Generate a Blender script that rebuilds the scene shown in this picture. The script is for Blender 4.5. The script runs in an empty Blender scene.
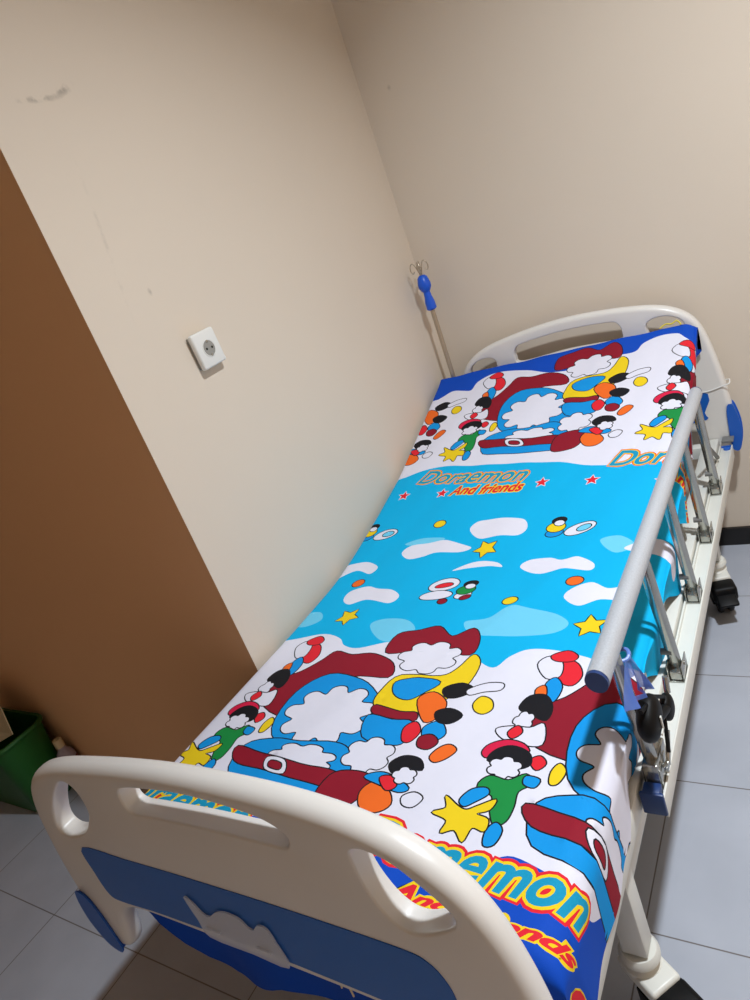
import bpy, bmesh, math, random
import numpy as np
from mathutils import Vector, Matrix
from mathutils.geometry import delaunay_2d_cdt
random.seed(7)
C = bpy.context.scene.collection
PI = math.pi

LPOW, LCOL, EXPO, SPREAD = 39.5, (.93, 1., 1.07), 0., 140
CREAM, BROWN, ROOM = (225, 212, 195), (246, 194, 144), (242, 212, 180)
MOTIF=[
('maroon', [(0.029, 0.023), (0.016, 0.091), (0.066, 0.131), (0.101, 0.177), (0.124, 0.212), (0.178, 0.2), (0.24, 0.207), (0.308, 0.175), (0.32, 0.129), (0.222, 0.128), (0.159, 0.076), (0.127, -0.011)]),
('blue', [(0.118, -0.048), (0.103, 0.064), (0.157, 0.13), (0.257, 0.117), (0.337, 0.061), (0.371, -0.007), (0.36, -0.062), (0.282, -0.092), (0.192, -0.095)]),
('white', [(0.137, -0.043), (0.125, 0.049), (0.184, 0.091), (0.261, 0.079), (0.32, 0.03), (0.338, -0.034), (0.293, -0.072), (0.205, -0.077)]),
('blue', [(0.098, -0.175), (0.084, -0.103), (0.147, -0.074), (0.217, -0.075), (0.3, -0.063), (0.349, -0.082), (0.385, -0.133), (0.389, -0.189), (0.307, -0.198), (0.206, -0.191)]),
('white', [(0.167, -0.11), (0.221, -0.08), (0.293, -0.08), (0.327, -0.116), (0.296, -0.148), (0.231, -0.147)]),
('maroon', [(0.067, -0.108), (0.144, -0.116), (0.256, -0.128), (0.345, -0.132), (0.362, -0.165), (0.282, -0.163), (0.164, -0.153), (0.088, -0.144)]),
('white', [(0.167, -0.124), (0.215, -0.126), (0.233, -0.156), (0.183, -0.153)]),
('maroon', [(0.182, -0.132), (0.211, -0.135), (0.218, -0.149), (0.188, -0.146)]),
('maroon', [(0.266, 0.215), (0.264, 0.282), (0.317, 0.299), (0.366, 0.311), (0.411, 0.279), (0.454, 0.308), (0.485, 0.267), (0.482, 0.215), (0.403, 0.229), (0.33, 0.218)]),
('white', [(0.318, 0.189), (0.314, 0.239), (0.365, 0.255), (0.43, 0.237), (0.459, 0.191), (0.436, 0.157), (0.369, 0.152)]),
('yellow', [(0.325, 0.091), (0.349, 0.141), (0.442, 0.145), (0.472, 0.172), (0.491, 0.216), (0.516, 0.188), (0.512, 0.12), (0.476, 0.07), (0.446, 0.038), (0.383, 0.031), (0.329, 0.048)]),
('blue', [(0.346, 0.118), (0.393, 0.135), (0.45, 0.127), (0.43, 0.094), (0.402, 0.068), (0.361, 0.082)]),
('maroon', [(0.336, 0.046), (0.401, 0.033), (0.438, 0.035), (0.442, 0.013), (0.375, 0.016), (0.337, 0.026)]),
('blue', [(0.333, 0.017), (0.395, 0.01), (0.441, 0.01), (0.45, -0.041), (0.419, -0.051), (0.352, -0.04)]),
('white', [(0.338, -0.065), (0.383, -0.041), (0.433, -0.059), (0.443, -0.106), (0.398, -0.124), (0.352, -0.107)]),
('maroon', [(0.339, -0.141), (0.378, -0.122), (0.423, -0.129), (0.43, -0.17), (0.403, -0.204), (0.34, -0.203)]),
('orange', [(0.425, 0.07), (0.45, 0.096), (0.489, 0.071), (0.493, 0.033), (0.467, 0.013)]),
('black', [(0.467, 0.11), (0.5, 0.128), (0.534, 0.11), (0.508, 0.087), (0.481, 0.087)]),
('white', [(0.521, 0.109), (0.553, 0.129), (0.588, 0.132), (0.588, 0.115), (0.557, 0.106), (0.531, 0.095)]),
('blue', [(0.474, -0.002), (0.5, 0.017), (0.525, -0.011), (0.51, -0.033), (0.488, -0.031)]),
('black', [(0.48, 0.042), (0.506, 0.053), (0.538, 0.038), (0.523, 0.015), (0.496, 0.017)]),
('maroon', [(0.478, -0.027), (0.5, -0.019), (0.519, -0.034), (0.507, -0.053), (0.484, -0.049)]),
('red', [(0.432, -0.007), (0.45, 0.011), (0.471, -0.013), (0.462, -0.04), (0.443, -0.037)]),
('orange', [(0.423, -0.165), (0.438, -0.14), (0.474, -0.151), (0.493, -0.177), (0.474, -0.198), (0.442, -0.196)]),
('blue', [(0.411, -0.131), (0.438, -0.117), (0.476, -0.124), (0.51, -0.14), (0.495, -0.151), (0.458, -0.145)]),
('red', [(0.445, -0.129), (0.467, -0.123), (0.485, -0.14), (0.47, -0.152)]),
('black', [(0.448, -0.096), (0.468, -0.076), (0.503, -0.078), (0.517, -0.099), (0.488, -0.099), (0.468, -0.116)]),
('white', [(0.468, -0.116), (0.48, -0.1), (0.506, -0.101), (0.512, -0.122), (0.494, -0.134)]),
('white', [(0.507, -0.158), (0.525, -0.146), (0.545, -0.155), (0.535, -0.174), (0.515, -0.173)]),
('orange', [(0.519, -0.068), (0.529, -0.045), (0.545, -0.035), (0.561, -0.045), (0.55, -0.066), (0.532, -0.078)]),
('yellow', [(0.549, 0.072), (0.558, 0.092), (0.58, 0.086), (0.589, 0.065), (0.577, 0.05), (0.559, 0.054)]),
('red', [(0.025, 0.212), (0.038, 0.237), (0.064, 0.226), (0.08, 0.193), (0.069, 0.164), (0.043, 0.173)]),
('white', [(-0.014, 0.221), (0.003, 0.247), (0.032, 0.23), (0.039, 0.189), (0.014, 0.182)]),
('red', [(0.006, 0.25), (0.034, 0.267), (0.058, 0.25), (0.05, 0.234), (0.018, 0.235)]),
('blue', [(0.019, 0.165), (0.033, 0.183), (0.052, 0.157), (0.047, 0.119), (0.028, 0.128)]),
('orange', [(0.004, 0.147), (0.018, 0.16), (0.028, 0.133), (0.018, 0.116)]),
('black', [(-0.013, 0.102), (-0.002, 0.13), (0.028, 0.133), (0.048, 0.104), (0.046, 0.073), (0.021, 0.08), (0.0, 0.088)]),
('white', [(-0.012, 0.076), (0.004, 0.088), (0.024, 0.07), (0.021, 0.045), (-0.002, 0.047)]),
('white', [(-0.038, 0.042), (-0.011, 0.051), (0.023, 0.051), (0.045, 0.063), (0.055, 0.017), (0.018, 0.012), (-0.019, 0.021)]),
('red', [(-0.013, 0.036), (0.0, 0.053), (0.012, 0.039), (-0.001, 0.023)]),
('red', [(0.046, -0.02), (0.06, -0.009), (0.074, -0.024), (0.062, -0.039)]),
('crimson', [(-0.043, -0.016), (-0.036, 0.004), (-0.007, 0.018), (0.024, 0.013), (0.037, -0.004), (0.003, -0.009), (-0.028, -0.027)]),
('black', [(-0.026, -0.032), (-0.02, -0.008), (0.005, 0.005), (0.037, -0.004), (0.048, -0.028), (0.031, -0.04), (0.005, -0.036)]),
('white', [(-0.02, -0.048), (-0.01, -0.025), (0.014, -0.021), (0.036, -0.035), (0.033, -0.057), (0.008, -0.065)]),
('green', [(-0.023, -0.088), (-0.01, -0.064), (0.023, -0.067), (0.048, -0.05), (0.064, -0.068), (0.047, -0.087), (0.05, -0.117), (0.047, -0.145), (0.031, -0.155), (0.013, -0.125), (0.008, -0.102)]),
('blue', [(-0.042, -0.12), (-0.03, -0.097), (-0.008, -0.089), (0.0, -0.1), (-0.017, -0.119), (-0.031, -0.13)]),
('blue', [(0.05, -0.054), (0.074, -0.058), (0.07, -0.075), (0.051, -0.07)]),
('blue', [(0.023, -0.168), (0.033, -0.151), (0.047, -0.163), (0.043, -0.188), (0.028, -0.192)]),
('yellow', [(0.017, -0.108), (0.014, -0.129), (-0.005, -0.14), (0.018, -0.147), (0.02, -0.169), (-0.002, -0.166), (-0.008, -0.193), (-0.029, -0.175), (-0.05, -0.184), (-0.049, -0.161), (-0.079, -0.152), (-0.059, -0.139), (-0.069, -0.117), (-0.041, -0.132), (-0.024, -0.136), (-0.008, -0.125)]),
('yellow', [(0.088, -0.039), (0.097, -0.021), (0.11, -0.035), (0.104, -0.06), (0.092, -0.063)]),
]
# ------------------------------------------------------------------ materials
def lin(c):
    return tuple(((v / 255) / 12.92 if v / 255 <= .04045 else ((v / 255 + .055) / 1.055) ** 2.4) for v in c) + (1,)

def mat(name, rgb, rough=.5, metal=0., noise=0., scale=30., bump=0., bscale=200., coat=0., spec=.5, trans=0., alpha=1.):
    m = bpy.data.materials.new(name); m.use_nodes = True
    nt = m.node_tree; b = nt.nodes['Principled BSDF']
    b.inputs['Roughness'].default_value = rough
    b.inputs['Metallic'].default_value = metal
    b.inputs['Coat Weight'].default_value = coat
    b.inputs['Specular IOR Level'].default_value = spec
    b.inputs['Transmission Weight'].default_value = trans
    b.inputs['Alpha'].default_value = alpha
    tc = nt.nodes.new('ShaderNodeTexCoord')
    n = nt.nodes.new('ShaderNodeTexNoise'); n.inputs['Scale'].default_value = scale
    n.inputs['Detail'].default_value = 4
    nt.links.new(tc.outputs['Object'], n.inputs['Vector'])
    mx = nt.nodes.new('ShaderNodeMix'); mx.data_type = 'RGBA'; mx.blend_type = 'MULTIPLY'
    mr = nt.nodes.new('ShaderNodeMapRange')
    mr.inputs['To Min'].default_value = 1 - noise; mr.inputs['To Max'].default_value = 1 + noise * .3
    nt.links.new(n.outputs['Fac'], mr.inputs['Value'])
    comb = nt.nodes.new('ShaderNodeCombineColor')
    for k in range(3): nt.links.new(mr.outputs['Result'], comb.inputs[k])
    mx.inputs['Factor'].default_value = 1
    mx.inputs['A'].default_value = lin(rgb)
    nt.links.new(comb.outputs['Color'], mx.inputs['B'])
    nt.links.new(mx.outputs['Result'], b.inputs['Base Color'])
    if bump:
        n2 = nt.nodes.new('ShaderNodeTexNoise'); n2.inputs['Scale'].default_value = bscale
        nt.links.new(tc.outputs['Object'], n2.inputs['Vector'])
        bp = nt.nodes.new('ShaderNodeBump'); bp.inputs['Strength'].default_value = bump
        bp.inputs['Distance'].default_value = .002
        nt.links.new(n2.outputs['Fac'], bp.inputs['Height'])
        nt.links.new(bp.outputs['Normal'], b.inputs['Normal'])
    return m

def floor_mat():
    m = bpy.data.materials.new('ceramic_floor_tile'); m.use_nodes = True
    nt = m.node_tree; b = nt.nodes['Principled BSDF']; N = nt.nodes.new; L = nt.links.new
    tc = N('ShaderNodeTexCoord'); sp = N('ShaderNodeSeparateXYZ'); L(tc.outputs['Object'], sp.inputs[0])
    ds = []
    for ax in ('X', 'Y'):
        d = N('ShaderNodeMath'); d.operation = 'DIVIDE'; L(sp.outputs[ax], d.inputs[0]); d.inputs[1].default_value = .4
        r = N('ShaderNodeMath'); r.operation = 'ROUND'; L(d.outputs[0], r.inputs[0])
        s = N('ShaderNodeMath'); s.operation = 'SUBTRACT'; L(d.outputs[0], s.inputs[0]); L(r.outputs[0], s.inputs[1])
        a = N('ShaderNodeMath'); a.operation = 'ABSOLUTE'; L(s.outputs[0], a.inputs[0]); ds.append(a)
    mn = N('ShaderNodeMath'); mn.operation = 'MINIMUM'; L(ds[0].outputs[0], mn.inputs[0]); L(ds[1].outputs[0], mn.inputs[1])
    mr = N('ShaderNodeMapRange'); L(mn.outputs[0], mr.inputs['Value'])
    mr.inputs['From Min'].default_value = .0018; mr.inputs['From Max'].default_value = .0055
    n = N('ShaderNodeTexNoise'); n.inputs['Scale'].default_value = 5; n.inputs['Detail'].default_value = 6
    L(tc.outputs['Object'], n.inputs['Vector'])
    cr = N('ShaderNodeValToRGB'); L(n.outputs['Fac'], cr.inputs[0])
    cr.color_ramp.elements[0].position = .3; cr.color_ramp.elements[0].color = lin((168, 173, 184))
    cr.color_ramp.elements[1].position = .7; cr.color_ramp.elements[1].color = lin((180, 185, 196))
    mx = N('ShaderNodeMix'); mx.data_type = 'RGBA'; L(mr.outputs['Result'], mx.inputs['Factor'])
    mx.inputs['A'].default_value = lin((112, 106, 104)); L(cr.outputs['Color'], mx.inputs['B'])
    L(mx.outputs['Result'], b.inputs['Base Color'])
    b.inputs['Roughness'].default_value = .38; b.inputs['Specular IOR Level'].default_value = .35
    bp = N('ShaderNodeBump'); bp.inputs['Distance'].default_value = .001; bp.inputs['Strength'].default_value = .4
    L(mr.outputs['Result'], bp.inputs['Height']); L(bp.outputs['Normal'], b.inputs['Normal'])
    return m

def wall_mat(name, rgb, scuffs=False):
    m = mat(name, rgb, rough=.7, noise=.05, scale=1.6, bump=.15, bscale=60, spec=.25)
    if scuffs:      # pencil scribble and small rub marks, each at its own place on the wall
        nt = m.node_tree; b = nt.nodes['Principled BSDF']; N = nt.nodes.new; L = nt.links.new
        tc = N('ShaderNodeTexCoord'); src = b.inputs['Base Color'].links[0].from_socket
        n = N('ShaderNodeTexNoise'); n.inputs['Scale'].default_value = 45; n.inputs['Detail'].default_value = 5
        L(tc.outputs['Object'], n.inputs['Vector'])
        for c, r, ang, st_ in (((.76, .20, 1.912), (.05, .055, .007), .05, .9), ((.76, .27, 1.928), (.05, .035, .010), .35, .9), ((.76, .259, 1.498), (.05, .006, .009), 0, .7),
                               ((.76, .20, 1.62), (.05, .006, .16), -.12, .25), ((1.19, 1.544, 2.05), (.012, .05, .004), 0, .6), ((.87, 1.544, 1.88), (.008, .05, .010), 0, .5)):
            mp = N('ShaderNodeMapping'); mp.vector_type = 'TEXTURE'; L(tc.outputs['Object'], mp.inputs['Vector'])
            mp.inputs['Location'].default_value = c; mp.inputs['Scale'].default_value = r; mp.inputs['Rotation'].default_value = (ang, 0, 0)
            ln = N('ShaderNodeVectorMath'); ln.operation = 'LENGTH'; L(mp.outputs[0], ln.inputs[0])
            mr = N('ShaderNodeMapRange'); L(ln.outputs['Value'], mr.inputs['Value']); mr.inputs['From Min'].default_value = 1.2; mr.inputs['From Max'].default_value = .2
            th = N('ShaderNodeMapRange'); L(n.outputs['Fac'], th.inputs['Value']); th.inputs['From Min'].default_value = .45; th.inputs['From Max'].default_value = .62; th.inputs['To Max'].default_value = st_ * .55
            mu = N('ShaderNodeMath'); mu.operation = 'MULTIPLY'; L(mr.outputs[0], mu.inputs[0]); L(th.outputs[0], mu.inputs[1])
            mx = N('ShaderNodeMix'); mx.data_type = 'RGBA'; L(mu.outputs[0], mx.inputs['Factor']); L(src, mx.inputs['A'])
            mx.inputs['B'].default_value = lin((112, 104, 96)); src = mx.outputs['Result']
        L(src, b.inputs['Base Color'])
    return m

M = {}
M['floor'] = floor_mat()
M['cream'] = wall_mat('cream_wall_paint', CREAM, True)
M['brown'] = wall_mat('brown_wall_paint', BROWN)
M['room'] = wall_mat('tan_room_paint', ROOM)
M['ceil'] = wall_mat('ceiling_paint', (225, 222, 214))
M['base'] = mat('black_skirting', (22, 20, 20), .35)
M['plastic'] = mat('ivory_plastic', (226, 223, 218), .32, noise=.03, scale=8, coat=.15)
M['panel'] = mat('blue_inset_plastic', (8, 92, 185), .35, noise=.05, scale=6)
M['bumper'] = mat('blue_bumper_plastic', (22, 92, 190), .4, noise=.05)
M['darkblue'] = mat('dark_blue_end_plastic', (26, 56, 110), .4, noise=.05)
M['wmetal'] = mat('white_powder_coat', (222, 222, 214), .38, noise=.06, scale=14)
M['alu'] = mat('satin_aluminium', (200, 206, 214), .33, .3, noise=.3, scale=330)
M['chrome'] = mat('chromed_steel', (182, 182, 176), .2, .85, noise=.12, scale=20)
M['black'] = mat('black_plastic', (9, 9, 10), .5, noise=.1, spec=.2)
M['rubber'] = mat('black_rubber', (24, 24, 26), .7, noise=.1)
M['grey'] = mat('grey_plastic', (120, 120, 118), .5, noise=.1)
M['clear'] = mat('clear_film', (232, 238, 250), .3, alpha=.5)
M['bag'] = mat('blue_translucent_film', (110, 145, 225), .3, alpha=.8, noise=.15)
M['socket'] = mat('white_socket_plastic', (232, 232, 228), .35)
M['sockgrey'] = mat('socket_recess', (150, 148, 142), .5)
M['ivblue'] = mat('blue_pole_clamp', (20, 90, 215), .35)
M['steel'] = mat('steel_pole', (186, 172, 152), .3, .7)
M['green'] = mat('green_bin_plastic', (22, 92, 26), .5, noise=.1, scale=6)
M['card'] = mat('beige_card', (198, 178, 140), .8, noise=.12)
M['cap'] = mat('cream_cap', (225, 205, 165), .5)
M['bottle'] = mat('lilac_bottle', (182, 170, 186), .3, alpha=.9)
M['label'] = mat('brown_label', (120, 58, 36), .6)
M['string'] = mat('white_string', (232, 232, 228), .8)
M['thread'] = mat('yellow_thread', (225, 205, 60), .8)
M['mattress'] = mat('mattress_cover', (200, 205, 210), .8, noise=.05)
PRINT = {
 'white': (226, 226, 240), 'sky': (0, 178, 232), 'pale': (110, 205, 240), 'navy': (8, 74, 188), 'maroon': (142, 22, 42),
 'red': (226, 38, 52), 'crimson': (215, 30, 72), 'yellow': (238, 206, 30), 'orange': (240, 108, 36), 'green': (24, 140, 66),
 'black': (22, 22, 28), 'blue': (10, 148, 224), 'teal': (20, 150, 190)}
PN = list(PRINT)
for k in PN: M['p_' + k] = mat('printed_cotton_' + k, PRINT[k], .75, noise=.03, scale=60, bump=.12, bscale=900, spec=.2)

# ------------------------------------------------------------------ helpers
def bmobj(name, bm, m, parent=None, smooth=True, auto=True):
    me = bpy.data.meshes.new(name)
    bmesh.ops.recalc_face_normals(bm, faces=bm.faces)
    if smooth:
        for f in bm.faces: f.smooth = True
        if auto:
            for e in bm.edges:
                if len(e.link_faces) == 2 and e.calc_face_angle(0) > math.radians(38): e.smooth = False
    bm.to_mesh(me); bm.free()
    o = bpy.data.objects.new(name, me); C.objects.link(o)
    for x in (m if isinstance(m, (list, tuple)) else [m]): me.materials.append(x)
    if parent is not None:
        o.parent = parent
        o.matrix_parent_inverse = Matrix.Translation(-parent.location)   # only the empties at the top are moved
    return o

def tag(o, label=None, cat=None, group=None, kind=None):
    if label: o['label'] = label
    if cat: o['category'] = cat
    if group: o['group'] = group
    if kind: o['kind'] = kind
    return o

def empty(name, loc):
    o = bpy.data.objects.new(name, None); C.objects.link(o); o.location = loc; o.empty_display_size = .05
    return o

def add_box(bm, lo, hi, bev=0., seg=2, rot=None, mi=0):
    lo, hi = Vector(lo), Vector(hi); c = (lo + hi) / 2; s = hi - lo
    tmp = bmesh.new(); bmesh.ops.create_cube(tmp, size=1)
    for v in tmp.verts: v.co = Vector((v.co.x * s.x, v.co.y * s.y, v.co.z * s.z))
    if bev: bmesh.ops.bevel(tmp, geom=list(tmp.edges), offset=bev, segments=seg, affect='EDGES', profile=.5)
    T = Matrix.Translation(c) @ (rot.to_4x4() if rot is not None else Matrix.Identity(4))
    merge(bm, tmp, T, mi)

def merge(bm, tmp, T=None, mi=0):
    vm = {}
    for v in tmp.verts: vm[v] = bm.verts.new(T @ v.co if T is not None else v.co)
    for f in tmp.faces:
        try: nf = bm.faces.new([vm[v] for v in f.verts]); nf.material_index = mi
        except ValueError: pass
    tmp.free()

def add_tube(bm, pts, r, seg=12, sx=1., sy=1., up=Vector((0, 0, 1)), cap=True, mi=0):
    pts = [Vector(p) for p in pts]; rs = r if isinstance(r, (list, tuple)) else [r] * len(pts)
    rings = []
    for i, p in enumerate(pts):
        d = (pts[min(i + 1, len(pts) - 1)] - pts[max(i - 1, 0)]).normalized()
        u = up if abs(d.dot(up)) < .95 else Vector((0, 1, 0)) if abs(d.y) < .9 else Vector((1, 0, 0))
        a = d.cross(u).normalized(); b = a.cross(d).normalized()
        rings.append([bm.verts.new(p + a * math.cos(2 * PI * k / seg) * rs[i] * sx + b * math.sin(2 * PI * k / seg) * rs[i] * sy) for k in range(seg)])
    for i in range(len(rings) - 1):
        for k in range(seg):
            f = bm.faces.new((rings[i][k], rings[i][(k + 1) % seg], rings[i + 1][(k + 1) % seg], rings[i + 1][k])); f.material_index = mi
    if cap:
        for rg in (rings[0], rings[-1]):
            f = bm.faces.new(rg); f.material_index = mi

def add_lathe(bm, prof, c=(0, 0, 0), seg=28, axis='Z', T=None, mi=0):
    c = Vector(c); rings = []
    for r, z in prof:
        ring = []
        for k in range(seg):
            a = 2 * PI * k / seg; x, y = r * math.cos(a), r * math.sin(a)
            v = Vector((x, y, z)) if axis == 'Z' else Vector((z, x, y)) if axis == 'X' else Vector((x, z, y))
            ring.append(bm.verts.new(c + (T @ v if T is not None else v)))
        rings.append(ring)
    for i in range(len(rings) - 1):
        for k in range(seg):
            f = bm.faces.new((rings[i][k], rings[i][(k + 1) % seg], rings[i + 1][(k + 1) % seg], rings[i + 1][k])); f.material_index = mi
    for rg, pr in ((rings[0], prof[0]), (rings[-1], prof[-1])):
        if pr[0] > 1e-5:
            f = bm.faces.new(rg); f.material_index = mi

def catmull(pts, n=6, closed=True):
    out = []; N = len(pts)
    rng = range(N) if closed else range(N - 1)
    for i in rng:
        if closed: p0, p1, p2, p3 = (pts[(i + k - 1) % N] for k in range(4))
        else: p0, p1, p2, p3 = (pts[min(max(i + k - 1, 0), N - 1)] for k in range(4))
        for j in range(n):
            t = j / n
            out.append(tuple(.5 * (2 * p1[k] + (p2[k] - p0[k]) * t + (2 * p0[k] - 5 * p1[k] + 4 * p2[k] - p3[k]) * t * t
                                   + (3 * p1[k] - p0[k] - 3 * p2[k] + p3[k]) * t ** 3) for k in range(len(p1))))
    if not closed: out.append(tuple(pts[-1]))
    return out

# ------------------------------------------------------------------ room
def wall_box(name, lo, hi, m, label=None):
    bm = bmesh.new(); add_box(bm, lo, hi)
    o = bmobj(name, bm, m, smooth=False); o['kind'] = 'structure'; return o
XL, YB, YW, H = .76, 1.544, .062, 2.85
X2, X3, YR = -1.9, 3.3, -2.1
wall_box('floor', (X2 - .1, YR - .1, -.08), (X3 + .1, YB + .12, 0), M['floor'])
wall_box('ceiling', (X2 - .1, YR - .1, H), (X3 + .1, YB + .12, H + .08), M['ceil'])
wall_box('wall_back', (XL - .12, YB, 0), (X3 + .1, YB + .12, H), M['cream'])
wl = wall_box('wall_left', (XL - .12, YW, 0), (XL, YB, H), [M['cream'], M['brown']])
for f in wl.data.polygons:
    if f.normal.y < -.5: f.material_index = 1
wall_box('wall_near_left', (X2 - .1, YW, 0), (XL - .12, YW + .12, H), M['brown'])
wall_box('wall_far_left', (X2 - .1, YR - .1, 0), (X2, YW, H), M['room'])
wall_box('wall_rear', (X2, YR - .1, 0), (X3, YR, H), M['room'])
wall_box('wall_right', (X3, YR - .1, 0), (X3 + .1, YB, H), M['room'])
wall_box('baseboard_back', (XL, YB - .012, 0), (X3, YB, .07), M['base'])
wall_box('baseboard_left', (XL, YW, 0), (XL + .012, YB - .012, .07), M['base'])

# ------------------------------------------------------------------ bed
BX, BY = 1.235, .5
bed = tag(empty('hospital_bed', (BX, BY, 0)), 'white wheeled hospital bed with ivory end boards and a silver guard rail', 'hospital bed')

def grow(loop, d):
    a = np.array(loop); n = len(a); t = np.roll(a, -1, 0) - np.roll(a, 1, 0); l = np.hypot(t[:, 0], t[:, 1]) + 1e-9
    ar = .5 * np.sum(a[:, 0] * np.roll(a[:, 1], -1) - a[:, 1] * np.roll(a[:, 0], -1)); sg = 1 if ar > 0 else -1
    return (a + sg * d * np.c_[t[:, 1], -t[:, 0]] / l[:, None]).tolist()
def resample(loop, step):
    a = np.array(loop + [loop[0]]); L = np.r_[0, np.cumsum(np.hypot(*np.diff(a, axis=0).T))]; n = max(12, int(L[-1] / step))
    q = np.linspace(0, L[-1], n, endpoint=False)
    return np.c_[np.interp(q, L, a[:, 0]), np.interp(q, L, a[:, 1])].tolist()
def soften(loop, n):
    a = np.array(loop)
    for _ in range(n): a = .5 * a + .25 * (np.roll(a, 1, 0) + np.roll(a, -1, 0))
    return a.tolist()
def board(name, outer, holes, place, parent, thick=.040, ro=.017, rh=.004, web=.036, m=None):
    """moulded board: thin web with crisp hand holes inside a thick rounded rim"""
    loops = [(soften(resample(outer, .012), 8), ro, 1)] + [(resample(h, .006), rh, -1) for h in holes]
    bm = bmesh.new(); ends = []
    for lp, r, sg in loops:
        rings = []
        q1 = [(r * (1 - math.sin(a)), r * (1 - math.cos(a))) for a in np.linspace(0, PI / 2, 6)]
        T_ = thick if sg > 0 else web
        prof = q1 + [(i_, T_ - d_) for i_, d_ in q1[::-1]]
        if sg > 0: prof += [(r + .0015, web + .002), (r + .0035, web)]
        for ins, d in prof:
            q = grow(lp, -sg * ins) if ins > 1e-6 else lp
            rings.append([bm.verts.new(place(x, z, d)) for x, z in q])
        for a, c in zip(rings[:-1], rings[1:]):
            for k in range(len(a)): bm.faces.new((a[k], a[(k + 1) % len(a)], c[(k + 1) % len(a)], c[k]))
        ends.append(((grow(lp, -sg * prof[0][0]), rings[0]), (grow(lp, -sg * prof[-1][0]), rings[-1])))
    def inpoly(q, x, y):
        s = False
        for k in range(len(q)):
            a, c = q[k], q[(k + 1) % len(q)]
            if (a[1] > y) != (c[1] > y) and x < (c[0] - a[0]) * (y - a[1]) / (c[1] - a[1]) + a[0]: s = not s
        return s
    for side, depth in ((0, 0), (1, web)):
        pts = []; edges = []; idx = []
        for e in ends:
            q, ring = e[side]; o = len(pts); n = len(q)
            pts += [Vector(v) for v in q]; edges += [(o + k, o + (k + 1) % n) for k in range(n)]; idx += ring
        vo, eo, fo, ov, *_ = delaunay_2d_cdt(pts, edges, [], 0, 1e-7)
        src = [idx[o_[0]] if o_ else bm.verts.new(place(vo[k].x, vo[k].y, depth)) for k, o_ in enumerate(ov)]
        for f in fo:
            cx = sum(vo[k].x for k in f) / len(f); cy = sum(vo[k].y for k in f) / len(f)
            if not inpoly(ends[0][side][0], cx, cy) or any(inpoly(e[side][0], cx, cy) for e in ends[1:]): continue
            try: bm.faces.new([src[k] for k in f])
            except ValueError: pass
    return bmobj(name, bm, m or M['plastic'], parent)

def fplace(x, z, d): return Vector((x, -.49 - .1 * (.9 - z) + d, z))
def hplace(x, z, d): return Vector((x, 1.447 + d, z))
H1 = [(0.878, 0.789), (0.836, 0.754), (0.802, 0.708), (0.792, 0.672), (0.823, 0.662), (0.885, 0.685), (0.922, 0.723), (0.932, 0.746), (0.926, 0.777), (0.906, 0.792)]
CXF = 1.225
H3 = [(0x0 + 2 * CXF - a + .005, b + .004) for a, b in H1[::-1]]
H3 = [(1.509, 0.797), (1.508, 0.773), (1.515, 0.738), (1.534, 0.704), (1.56, 0.69), (1.593, 0.7), (1.624, 0.719), (1.630, 0.735), (1.618, 0.752), (1.593, 0.774), (1.564, 0.795), (1.53, 0.804)]
H2 = [(1.064, 0.808), (1.149, 0.822), (1.228, 0.827), (1.309, 0.824), (1.371, 0.816), (1.405, 0.800), (1.407, 0.784), (1.394, 0.775), (1.352, 0.774), (1.223, 0.772), (1.115, 0.766), (1.071, 0.764), (1.056, 0.776)]
out = [(.80, .395), (.762, .43), (.742, .50), (.728, .58), (.726, .67), (.736, .735), (.772, .782), (.85, .814), (1.0, .836), (1.16, .850), (1.3, .852), (1.44, .846), (1.55, .826),
       (1.62, .792), (1.667, .740), (1.696, .66), (1.710, .58), (1.712, .50), (1.685, .43), (1.65, .395), (1.602, .395), (1.592, .45), (1.58, .49), (1.55, .518), (1.5, .526),
       (1.3, .528), (1.1, .527), (.95, .524), (.895, .513), (.865, .487), (.852, .45), (.845, .395)]
fb = board('footboard', catmull(out, 6), [catmull(h, 6) for h in (H1, H2, H3)], fplace, bed)
PANEL = [(0.851, 0.646), (.98, .652), (1.107, 0.657), (1.298, 0.661), (1.425, 0.661), (1.538, 0.659), (1.57, 0.651), (1.588, 0.629), (1.595, 0.598), (1.592, .56), (1.57, .546), (1.441, 0.549), (1.244, 0.552), (1.064, 0.548), (0.99, 0.545), (0.901, 0.538), (.868, .545), (0.852, 0.59)]
def slab(name, poly, place, d0, d1, m, parent, n=4, bev=0):
    loop = catmull(poly, n) if n > 1 else poly
    bm = bmesh.new()
    a = [bm.verts.new(place(x, z, d0)) for x, z in loop]; b = [bm.verts.new(place(x, z, d1)) for x, z in loop]
    bm.faces.new(a); bm.faces.new(b[::-1])
    for i in range(len(loop)): bm.faces.new((a[i], a[(i + 1) % len(a)], b[(i + 1) % len(a)], b[i]))
    if bev:
        bm.normal_update()
        es = [e for e in bm.edges if e.calc_face_angle(0) > 1]
        bmesh.ops.bevel(bm, geom=es, offset=bev, segments=3, affect='EDGES', clamp_overlap=True)
    return bmobj(name, bm, m, parent)
tag(slab('inset_panel', PANEL, fplace, -.0015, .004, M['panel'], fb), 'blue inset panel on the ivory footboard')
BUMP = [(0.744, 0.508), (0.752, 0.518), (0.775, 0.508), (0.795, 0.474), (0.812, 0.425), (0.818, 0.400), (0.802, 0.396), (0.775, 0.408), (0.750, 0.445), (.742, .48)]
tag(slab('bumper', BUMP, fplace, -.006, .03, M['bumper'], fb, 3, .004), 'blue corner bumper')
tag(slab('bumper', [(2 * CXF - a, b) for a, b in BUMP[::-1]], fplace, -.006, .03, M['bumper'], fb, 3, .004), 'blue corner bumper')
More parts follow.
